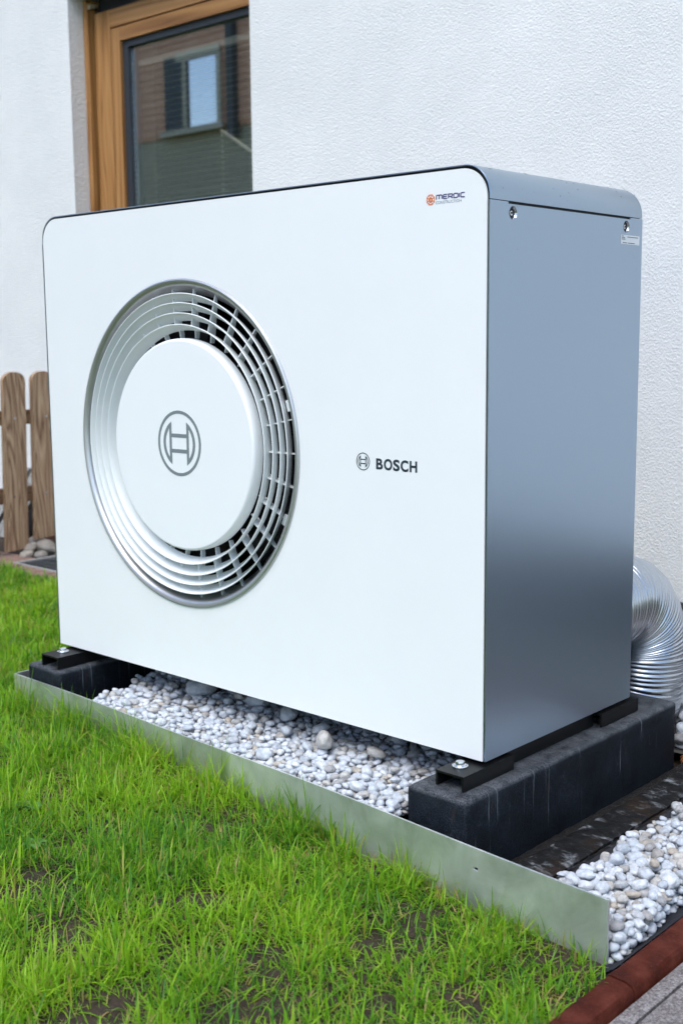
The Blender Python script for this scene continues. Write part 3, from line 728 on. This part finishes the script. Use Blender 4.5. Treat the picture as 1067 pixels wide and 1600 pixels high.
# ------------------------------------------------------------------ flexible duct
def duct():
    P = []
    cx = 1.003
    ctrl = [(cx, .432, .146), (cx, .50, .147)]
    for k in range(0, 19):
        a = R(90 * k / 18); ctrl.append((cx + .004 * k / 18, .540 + .124 * math.sin(a), .022 + .124 * math.cos(a)))
    ctrl += [(cx + .001, .664, -.03), (cx - .010, .662, -.09), (cx - .024, .656, -.14), (cx - .040, .648, -.19)]
    C = np.array(ctrl); d = np.concatenate([[0], np.cumsum(np.linalg.norm(np.diff(C, axis=0), axis=1))])
    step = .0011; n = int(d[-1] / step); s = np.linspace(0, d[-1], n)
    pts = np.stack([np.interp(s, d, C[:, i]) for i in range(3)], -1)
    for _ in range(40): pts[1:-1] = (pts[:-2] + 2 * pts[1:-1] + pts[2:]) / 4
    seg = 56; tang = np.gradient(pts, axis=0); tang /= np.linalg.norm(tang, axis=1)[:, None]
    u = np.array([1.0, 0, 0]); V = []
    ang = np.arange(seg) * 2 * PI / seg
    for i in range(n):
        t = tang[i]; u = u - t * u.dot(t); u /= np.linalg.norm(u); w = np.cross(t, u)
        ph = 2 * PI * s[i] / .0088 + ang          # the corrugation winds as a helix
        prof = np.abs(np.sin(ph / 2)) ** .6
        r = .0838 + .0028 * prof + .0011 * np.sin(ang * 3 + s[i] * 30) + .0007 * np.sin(s[i] * 210 + ang)
        V.append(pts[i] + (np.cos(ang) * r)[:, None] * u + (np.sin(ang) * r)[:, None] * w)
    V = np.concatenate(V); i0 = np.arange(n - 1)[:, None] * seg; k = np.arange(seg)[None]; k2 = (k + 1) % seg
    f = np.stack([i0 + k, i0 + k2, i0 + seg + k2, i0 + seg + k], -1).reshape(-1)
    c = np.array([cx, .6, -.15]); me = np_mesh('flexible_duct', V - c, f, np.full(len(f) // 4, 4)); me.shade_smooth()
    tag(link('flexible_duct', me, MT['duct'], None, c), 'ribbed flexible aluminium duct bending from the rear of the heat pump into the ground', 'duct')
duct()

# timber board behind the block and the root hanging beside it
tag(bobj('edging_board', 1.138, 1.75, .598, .622, -.24, -.098, MT['redwood'], None, .003), 'dark red brown timber board behind the streaked block', 'board')
bm = bmesh.new()
tube(bm, [(1.142, .592, -.112), (1.143, .590, -.128), (1.141, .588, -.140)], [.0009, .0014, .0013], 6)
for dx, dy, dz in ((-.006, -.008, -.012), (.005, -.010, -.013), (.012, -.006, -.010), (-.001, -.014, -.014), (.007, -.013, -.006), (-.009, -.004, -.007)):
    tube(bm, [(1.141, .588, -.138), (1.141 + dx * .5, .588 + dy * .5, -.138 + dz * .4), (1.141 + dx, .588 + dy, -.138 + dz)], [.0012, .0009, .0004], 6)
tag(finish('plant_root', bm, MT['root'], None, 60), 'small orange forked root hanging beside the end of the streaked block', 'root')

# ------------------------------------------------------------------ picket fence and the corner by the wall
XF = -1.72
pf = empty('picket_fence', (XF, 1.05, GZ), 'weathered brown picket fence with round topped pales, left of the heat pump', 'fence')
def picket(y0, y1, z0, zt, tilt):
    w = (y1 - y0) / 2; yc = (y0 + y1) / 2; out = [(-w, z0)] + [(w, z0 + .004)]
    top = circ(0, zt - w * .72, 1, 14, 0, PI, True); out += [(w * c, zt - w * .72 + (s_ - (zt - w * .72)) * w * .72) for c, s_ in top]
    o = plate('picket', [(a + yc + tilt * (b - z0), b) for a, b in out], [], lambda u, v, d: (XF + .0 - d, u, v), .019, MT['picket'], pf)
    for zn in (.355, .068):
        bm = bmesh.new(); bmesh.ops.create_cone(bm, cap_ends=True, segments=12, radius1=.0042, radius2=.0036, depth=.003, matrix=Matrix.Translation((XF + .0012, yc + tilt * (zn - z0) + random.uniform(-.012, .012), zn)) @ Matrix.Rotation(PI / 2, 4, 'Y'))
        finish('nail_head', bm, MT['screw'], o)
    bv = o.modifiers.new('edge', 'BEVEL'); bv.width = .003; bv.segments = 2; bv.limit_method = 'ANGLE'
picket(.820, .912, -.12, .518, .004); picket(.947, 1.040, -.136, .523, .028); picket(1.072, 1.165, -.104, .523, .022); picket(1.200, 1.290, -.12, .52, .0)
for z0, z1 in ((.329, .381), (.040, .096)):
    bobj('rail', XF - .048, XF - .0195, .3, 1.345, z0, z1, MT['railwood'], pf, .003)
bobj('post', XF - .12, XF - .049, .62, .69, -.3, .48, MT['railwood'], pf, .004)
for k, (xa, xb, tilt, lab) in enumerate(((-2.37, -2.27, .17, 'grey weathered board leaning behind the fence, at the picture edge'), (-2.235, -2.125, .17, 'grey weathered board leaning behind the fence, showing between the two pales'))):
    bm = bmesh.new(); vs = box(bm, xa, xb, 1.20, 1.222, -.165, .118 - .01 * k)
    for v in vs:
        f = (v.co.z + .165) / .28; v.co.y += .10 * f; v.co.x += tilt * f
    tag(finish('leaning_board', bm, MT['greywood'], None, 35, .003), lab, 'board', 'grey boards against the wall')
tag(bobj('base_board', -2.0, -1.0, 1.300, 1.325, -.2, .01, MT['redwood'], None, .003), 'dark red timber board low against the wall behind the fence', 'board')
bm = bmesh.new(); bm.faces.new([bm.verts.new(p) for p in ((-3.5, .885, -.1585), (-.2, .885, -.1585), (-.2, 1.349, -.1585), (-3.5, 1.349, -.1585))]); structure(finish('corner_earth', bm, MT['soil']))
gr = empty('light_well_grate', (-1.2, 1.0, GZ), 'galvanised light well grate in the ground beside the picket fence', 'grate')
for a in ((-1.585, -.60, .872, .890), (-1.585, -.60, 1.252, 1.27)): bobj('frame_bar', a[0], a[1], a[2], a[3], -.19, -.146, MT['concrete'], gr, .001)
for a in ((-1.585, -1.567, .8905, 1.2515), (-.618, -.60, .8905, 1.2515)): bobj('frame_bar', *a, -.19, -.1465, MT['concrete'], gr, .001)
x = -1.55; gm = None
while x < -.63:
    if gm is None: o = bobj('bearing_bar', x, x + .003, .891, 1.2515, -.175, -.149, MT['grate'], gr); gm = o.data; y_c = WL[o]
    else: link('bearing_bar', gm, None, gr, (x + .0015, y_c.y, y_c.z))
    x += .0165
for y in np.arange(.93, 1.25, .045): bobj('cross_bar', -1.566, -.619, y, y + .002, -.156, -.1494, MT['grate'], gr)
bobj('pit_shade', -1.566, -.619, .891, 1.2515, -.1583, -.1578, MT['black'], gr)  # flat black sheet standing in for the shade below the bars
ps = structure(empty('paver_strip', (-1.2, .83, GZ)))
xx = -2.9
while xx < -.25:
    bobj('paver', xx, xx + .196, .778, .870, -.20, -.145 + random.uniform(-.003, .002), MT['redpaver'], ps, .004); xx += .20
bobj('paver', -1.95, -1.587, .8705, .98, -.20, -.147, MT['redpaver'], ps, .004)

# ------------------------------------------------------------------ pebbles
def pebble_base(seed, sub):
    bm = bmesh.new(); bmesh.ops.create_icosphere(bm, subdivisions=sub, radius=1.0); o = Vector((seed * 7.3, seed * 3.1, seed))
    for v in bm.verts:
        n = v.co.normalized(); e = 2.45
        p = (abs(n.x) ** e + abs(n.y) ** e + abs(n.z) ** e) ** (-1 / e)
        v.co = n * p * (1 + .30 * noise.noise(n * .95 + o) + .11 * noise.noise(n * 1.9 + o))
    return bm
VAR = []
for s in range(12):
    bm = pebble_base(s, 3); me = bpy.data.meshes.new('pebble'); bm.to_mesh(me); bm.free(); me.shade_smooth(); me.materials.append(MT['pebble'])
    bm = pebble_base(s, 2); bm.verts.ensure_lookup_table(); co_ = np.array([v.co[:] for v in bm.verts]); fc = np.array([[v.index for v in f.verts] for f in bm.faces]); bm.free()
    VAR.append((me, co_, fc))
def deposit(inside, x0, x1, y0, y1, base, count, size, big=(), cap=None):
    g = .0025; nx, ny = int((x1 - x0) / g), int((y1 - y0) / g); Hm = np.full((nx, ny), 9.0)
    gx = x0 + (np.arange(nx) + .5) * g; gy = y0 + (np.arange(ny) + .5) * g
    GX, GY = np.meshgrid(gx, gy, indexing='ij'); ok = inside(GX, GY); Hm[ok] = base(GX, GY)[ok]
    cand = np.argwhere(ok); out = []
    def place(px, py, a, b, c, th):
        m = int(a / g) + 1; i, j = int((px - x0) / g), int((py - y0) / g)
        i0, i1, j0, j1 = max(i - m, 0), min(i + m + 1, nx), max(j - m, 0), min(j + m + 1, ny)
        dx, dy = GX[i0:i1, j0:j1] - px, GY[i0:i1, j0:j1] - py
        u = (dx * math.cos(th) + dy * math.sin(th)) / a; v = (-dx * math.sin(th) + dy * math.cos(th)) / b
        r2 = u * u + v * v; q = r2 < .93
        if not q.any(): return None
        hh = c * np.sqrt(1 - np.minimum(r2, .999)); sub = Hm[i0:i1, j0:j1]
        return float((sub + hh)[q].max()), (i0, i1, j0, j1), q, hh
    jobs = [(p[0], p[1], p[2]) for p in big]
    for n in range(count + len(big)):
        isb = n >= count
        if isb: px, py, r = jobs[n - count]; tries = [(px, py)] * 3
        else:
            r = size * math.exp(random.gauss(0, .22)); tries = [tuple(np.array([gx[c[0]], gy[c[1]]]) + rng.uniform(-g / 2, g / 2, 2)) for c in cand[rng.integers(0, len(cand), 7)]]
        a = r * random.uniform(1.0, 1.35); b = r * random.uniform(.78, 1.0); c = r * random.uniform(.52, .80); best = None
        for px, py in tries:
            th = random.uniform(0, PI); q = place(px, py, a * .93, b * .93, c, th)
            if q and q[0] < 5 and (best is None or q[0] < best[0][0]): best = (q, px, py, th)
        if not best: continue
        (z, (i0, i1, j0, j1), q, hh), px, py, th = best; z -= .0012
        sub = Hm[i0:i1, j0:j1]; sub[q] = np.maximum(sub[q], (z + hh)[q])
        out.append([px, py, z, a, b, c, th, random.uniform(-.3, .3), random.uniform(-.3, .3), n if isb else -1])
    res = []
    for p in out:
        i, j = int((p[0] - x0) / g), int((p[1] - y0) / g); top = Hm[min(i, nx - 1), min(j, ny - 1)] <= p[2] + p[5] + .002
        res.append((p, top))
    return res
def seen(p):
    v = Vector(p[:3]) - CAMP; d = v.dot(cf); u = v.dot(cr) / d; w = v.dot(cu) / d
    if abs(u) > .5 * 1067 / 1871 + .005 or abs(w) > .5 * 1600 / 1871 + .005: return 0
    P = Vector(p[:3]); t = (0 - P.y) / (CAMP.y - P.y) if P.y > 0 else None
    if t is not None:
        q = P + (CAMP - P) * t
        if q.z > 0 and 0 < q.x < 1.1: return 0
    return (p[3] * p[4]) ** .5 / d
def pebble_bed(name, res):
    root = structure(empty(name, (np.mean([r[0][0] for r in res]), np.mean([r[0][1] for r in res]), -.14)))
    order = sorted(range(len(res)), key=lambda i: -(seen(res[i][0]) if res[i][1] else 0)); solo = set(i for i in order[:300] if res[i][1] and seen(res[i][0]) > 0)
    V, F, T, off = [], [], [], 0
    for i, (p, top) in enumerate(res):
        me, co_, fc = VAR[i % 12]; rot = Matrix.Rotation(p[6], 4, 'Z') @ Matrix.Rotation(p[7], 4, 'X') @ Matrix.Rotation(p[8], 4, 'Y')
        if i in solo:
            o = link('pebble', me, None, root, p[:3]); o.rotation_euler = rot.to_euler(); o.scale = p[3:6]
        else:
            Rm = np.array(rot.to_3x3()); V.append((co_ * np.array(p[3:6])) @ Rm.T + np.array(p[:3])); F.append(fc + off); off += len(co_); T.append(np.full(len(co_), random.random()))
    V = np.concatenate(V); F = np.concatenate(F); me = np_mesh('pebble_mass', V, F.ravel(), np.full(len(F), 3)); me.shade_smooth()
    at = me.attributes.new('tint', 'FLOAT', 'POINT'); at.data.foreach_set('value', np.concatenate(T).astype(np.float32))
    stuff(link('pebble_mass', me, MT['pebbles'], root))
ex = np.array([p[0] for p in EDGE]); ey = np.array([p[1] for p in EDGE])
def in_mid(X, Y): return (X > .106) & (X > .195 - .45 * np.clip(Y, 0, .3) + .012 * np.sin(Y * 60)) & (X < 1.014) & (Y > np.interp(X, ex, ey) + .006) & (Y < .33)
def base_mid(X, Y): return -.156 + .070 * np.clip((X - .11) / .20, 0, 1) ** .8 + .006 * np.sin(X * 9) * np.cos(Y * 11) - .006 * np.clip((-.02 - Y) / .08, 0, 1)
BIG = [(.350, .085, .022), (.495, .105, .018), (.600, .085, .018), (.768, .000, .018), (.30, .12, .014), (.44, .11, .013), (.70, .065, .013), (.86, .03, .012), (.55, .04, .011), (.66, .02, .011)]
pebble_bed('pebble_bed', deposit(in_mid, .10, 1.02, -.16, .60, base_mid, 8200, .0060, BIG))
def in_right(X, Y):
    a = (X > 1.268 + .008 * np.sin(Y * 31) + .006 * np.sin(Y * 77 + 1)) & (X < 1.424 - .012 * np.clip(np.sin(Y * 17 + 1.2), 0, 1)) & (Y > np.interp(X, ex, ey) + .008) & (Y < .596)
    b = (X > 1.403) & (X < 1.412) & (Y > -.165) & (Y < -.14)
    return a | b
def base_right(X, Y): return -.149 + .012 * np.clip((1.40 - X) / .05, 0, 1) * np.clip((X - 1.262) / .05, 0, 1) + .01 * np.clip(Y / .4, 0, 1)
pebble_bed('pebble_bed', deposit(in_right, 1.23, 1.44, -.18, .60, base_right, 1400, .0068))
def in_rear(X, Y): return (X > .96) & (X < 1.22) & (Y > .628) & (Y < 1.1) & (np.hypot(X - .985, Y - .65) > .10)
pebble_bed('pebble_bed', deposit(in_rear, .9, 1.5, .62, 1.12, lambda X, Y: -.15 + 0 * X, 240, .0150))
bm = bmesh.new(); bm.faces.new([bm.verts.new(p) for p in ((.9, .622, -.152), (2.75, .622, -.152), (2.75, 1.339, -.152), (.9, 1.339, -.152))]); structure(finish('rear_earth', bm, MT['rear']))
# loose stones by the fence
for k, (px, py, pz, r, lab) in enumerate(((-1.76, 1.105, -.128, .034, 'round grey stone upright under the gap of the picket fence'), (-1.735, 1.045, -.135, .026, 'grey brown stone under the first pale of the fence'), (-1.665, 1.085, -.136, .036, 'pale oval stone beside the light well grate'),
                                          (-1.655, .985, -.146, .022, 'small beige stone at the grate, nearest the lawn'), (-1.63, 1.03, -.146, .02, 'small pale stone in the row along the grate'), (-1.615, 1.12, -.143, .026, 'whitish stone by the grate touching the heat pump edge'), (-1.66, 1.14, -.14, .022, 'small stone behind the pale oval stone'))):
    o = link('field_stone', VAR[k][0].copy(), None, None, (px, py, pz)); o.data.materials.clear(); o.data.materials.append(MT['stone'])
    o.scale = (r * 1.15, r * 1.2, r * .8); o.rotation_euler = (random.uniform(-.3, .3), random.uniform(-.3, .3), random.uniform(0, 3)); tag(o, lab, 'stone', 'stones by the picket fence')

# ------------------------------------------------------------------ grass
def vnoise(x, y, s, seed):
    r = np.random.default_rng(seed).random((64, 64)); X, Y = x * s + 31.7, y * s + 17.3
    i, j = np.floor(X).astype(int), np.floor(Y).astype(int); fx, fy = X - i, Y - j; fx = fx * fx * (3 - 2 * fx); fy = fy * fy * (3 - 2 * fy); i %= 64; j %= 64; i2, j2 = (i + 1) % 64, (j + 1) % 64
    return (r[i, j] * (1 - fx) + r[i2, j] * fx) * (1 - fy) + (r[i, j2] * (1 - fx) + r[i2, j2] * fx) * fy
BARE = [(.456, -.34, .055), (1.028, -.658, .05), (.982, -.502, .055), (1.164, -.32, .05), (1.336, -.358, .06), (.973, -.268, .035), (.848, -.576, .05), (.872, -.642, .04), (1.25, -.42, .04), (1.33, -.27, .035), (.62, -.42, .035), (.70, -.24, .02), (.2, -.3, .03), (.78, -.36, .03), (1.08, -.43, .04), (.93, -.40, .03), (1.22, -.27, .03), (.35, -.22, .02), (.05, -.18, .02), (1.15, -.56, .05), (.72, -.5, .03)]
def lawn():
    n0 = 980000
    x = rng.uniform(-2.3, 1.452, n0); y = rng.uniform(-1.5, .778, n0)
    ey_ = np.interp(x, ex, ey)
    ok = ((y < ey_ - .003) & (x >= -.06) & (x <= 1.415)) | (x < -.062) | ((x > 1.415) & (y < -.195))
    ok &= ~((x > 1.405) & (y > -.20)) & ~((x > 1.434) & (rng.random(n0) > .22 * (y < -.27)))
    # thin out what lies outside the picture
    vx, vy = x - CAMP.x, y - CAMP.y; dep = vx * cf.x + vy * cf.y + (GZ - CAMP.z) * cf.z; u = (vx * cr.x + vy * cr.y + (GZ - CAMP.z) * cr.z) / np.maximum(dep, .05); w = (vx * cu.x + vy * cu.y + (GZ - CAMP.z) * cu.z) / np.maximum(dep, .05)
    inv = (dep > .2) & (np.abs(u) < .30) & (w > -.47)
    dens = np.where(inv, 1.0, .10)
    cl = .55 * vnoise(x, y, 16, 3) + .45 * vnoise(x, y, 45, 4)
    dens = dens * np.clip(.26 + 1.6 * (cl - .26), .07, 1)
    for bx, by, br in BARE: dens *= 1 - .93 * np.exp(-((x - bx) ** 2 + (y - by) ** 2) / (br * br) * 1.1)
    ok &= rng.random(n0) < dens
    x, y, cl, inv = x[ok], y[ok], cl[ok], inv[ok]; n = len(x)
    hgt = (.018 + .050 * rng.beta(1.4, 2.9, n)) * (.62 + .85 * cl) * np.where(rng.random(n) < .06, 1.35, 1)
    hgt *= 1 + .22 * np.clip((x < -.1) * 1.0, 0, 1) * 0
    near_edge = np.clip(1 - (np.interp(x, ex, ey) - y) / .07, 0, 1) * (x > -.07); hgt *= 1 + near_edge * np.interp(x, [.3, 1.0, 1.25], [.85, .65, .15])
    hgt *= np.where(x > 1.15, .82, 1.0)
    wid = (.0008 + .0021 * rng.beta(1.3, 2.6, n)) * np.where(inv, 1, 2.2) * (1 + .5 * (y > .1))
    az = rng.uniform(0, 2 * PI, n) + .0; lean = np.abs(rng.normal(.50, .48, n)) ; curl = rng.normal(.80, .8, n)
    flop = rng.random(n) < .30; lean = np.where(flop, rng.uniform(.85, 1.45, n), lean)
    straw = rng.random(n) < (.05 + .13 * (cl < .40) + .07 * flop); hgt = np.where(straw, hgt * .72, hgt); 
    dirx, diry = np.cos(az), np.sin(az); fx, fy = -diry, dirx; tw = rng.uniform(-.8, .8, n)
    sw = swell(x); zb = GZ + sw - .004 + .006 * (vnoise(x, y, 5, 9) - .5)
    S = [0, .3, .58, .82, 1.0]; WF = [.75, 1.0, .85, .5, 0]
    px, py, pz = x.copy(), y.copy(), zb.copy(); V = np.zeros((n, 9, 3), np.float32); th = lean.copy(); prev = 0; vi = 0
    for k, s in enumerate(S):
        if k:
            dl = (s - prev) * hgt; th = lean + curl * (prev + s) / 2; px = px + dirx * np.sin(th) * dl; py = py + diry * np.sin(th) * dl; pz = pz + np.cos(th) * dl; prev = s
        pz = np.maximum(pz, GZ + sw - .004)
        c, s_ = np.cos(tw * s), np.sin(tw * s); wx, wy = fx * c + dirx * s_, fy * c + diry * s_; hw = wid * WF[k] / 2 * 1.3
        if k < 4:
            V[:, vi, 0] = px - wx * hw; V[:, vi, 1] = py - wy * hw; V[:, vi, 2] = pz; V[:, vi + 1, 0] = px + wx * hw; V[:, vi + 1, 1] = py + wy * hw; V[:, vi + 1, 2] = pz; vi += 2
        else: V[:, 8, 0] = px; V[:, 8, 1] = py; V[:, 8, 2] = pz
    # blades bend away from the sheet metal instead of passing through it
    X_, Y_ = V[..., 0], V[..., 1]; lim = np.interp(X_, ex, ey) - .003; hit = (X_ > -.058) & (X_ < 1.41) & (Y_ > lim) & (y[:, None] < lim); V[..., 1] = np.where(hit, lim, Y_)
    hitl = (x[:, None] < -.06) & (V[..., 0] > -.061); V[..., 0] = np.where(hitl, -.061, V[..., 0])
    b = (np.arange(n) * 9)[:, None]; q = np.array([0, 1, 3, 2, 2, 3, 5, 4, 4, 5, 7, 6, 6, 7, 8])[None]
    me = np_mesh('grass', V.reshape(-1, 3), (b + q).ravel(), np.tile([4, 4, 4, 3], n)); me.shade_smooth()
    g1, g2, g3 = np.array([.23, .48, .018]), np.array([.37, .60, .03]), np.array([.075, .25, .025])
    t = np.clip(rng.normal(.5, .30, n) + .75 * (vnoise(x, y, 9, 21) - .5) + .35 * (cl - .5), 0, 1)[:, None]; colr = np.where(t < .5, g3 + (g1 - g3) * t * 2, g1 + (g2 - g1) * (t * 2 - 1))
    ye = rng.random(n) < .07; colr[ye] = np.array([.40, .40, .06]) * rng.uniform(.8, 1.1, (ye.sum(), 1))
    colr[straw] = np.array([.55, .43, .17]) * rng.uniform(.6, 1.1, (straw.sum(), 1))
    C4 = np.ones((n, 9, 4), np.float32); C4[..., :3] = colr[:, None, :]
    tip = (rng.random(n) < .16)[:, None] * np.array([0, 0, 0, 0, 0, 0, .5, .5, 1])[None]; C4[..., :3] = C4[..., :3] * (1 - tip[..., None]) + np.array([.45, .38, .13]) * tip[..., None]
    at = me.color_attributes.new('tint', 'FLOAT_COLOR', 'POINT'); at.data.foreach_set('color', C4.ravel())
    o = stuff(link('grass', me, MT['grass'])); o['label'] = 'short green lawn with thin patches in front of the heat pump'
    print('blades', n)
lawn()

# broad leaved weeds in the thin patch at the picture edge
for k, (px, py, s, lab) in enumerate(((.472, -.395, 1.0, 'low broad leaved weed in the bare patch at the left of the lawn'), (.60, -.465, .8, 'small broad leaved weed lower in the left of the lawn'))):
    bm = bmesh.new()
    for i in range(9):
        a = i * 2.4 + k; Lh = random.uniform(.018, .032) * s; wv = Lh * .34; d = Vector((math.cos(a), math.sin(a), 0)); sd_ = Vector((-d.y, d.x, 0)); up = Vector((0, 0, 1)); p0 = Vector((px, py, GZ + float(swell(px)) + .006))
        prevs = None
        for j in range(6):
            t = j / 5; c = p0 + d * Lh * t + up * (Lh * .55 * t - Lh * .5 * t * t); w_ = wv * math.sin(PI * (t * .92 + .04)) + .0004
            row = [bm.verts.new(c - sd_ * w_ + up * w_ * .25), bm.verts.new(c), bm.verts.new(c + sd_ * w_ + up * w_ * .25)]
            if prevs:
                for q in range(2): bm.faces.new((prevs[q], prevs[q + 1], row[q + 1], row[q]))
            prevs = row
    tag(finish('weed', bm, MT['leaf'], None, 80), lab, 'weed', 'weeds in the lawn')
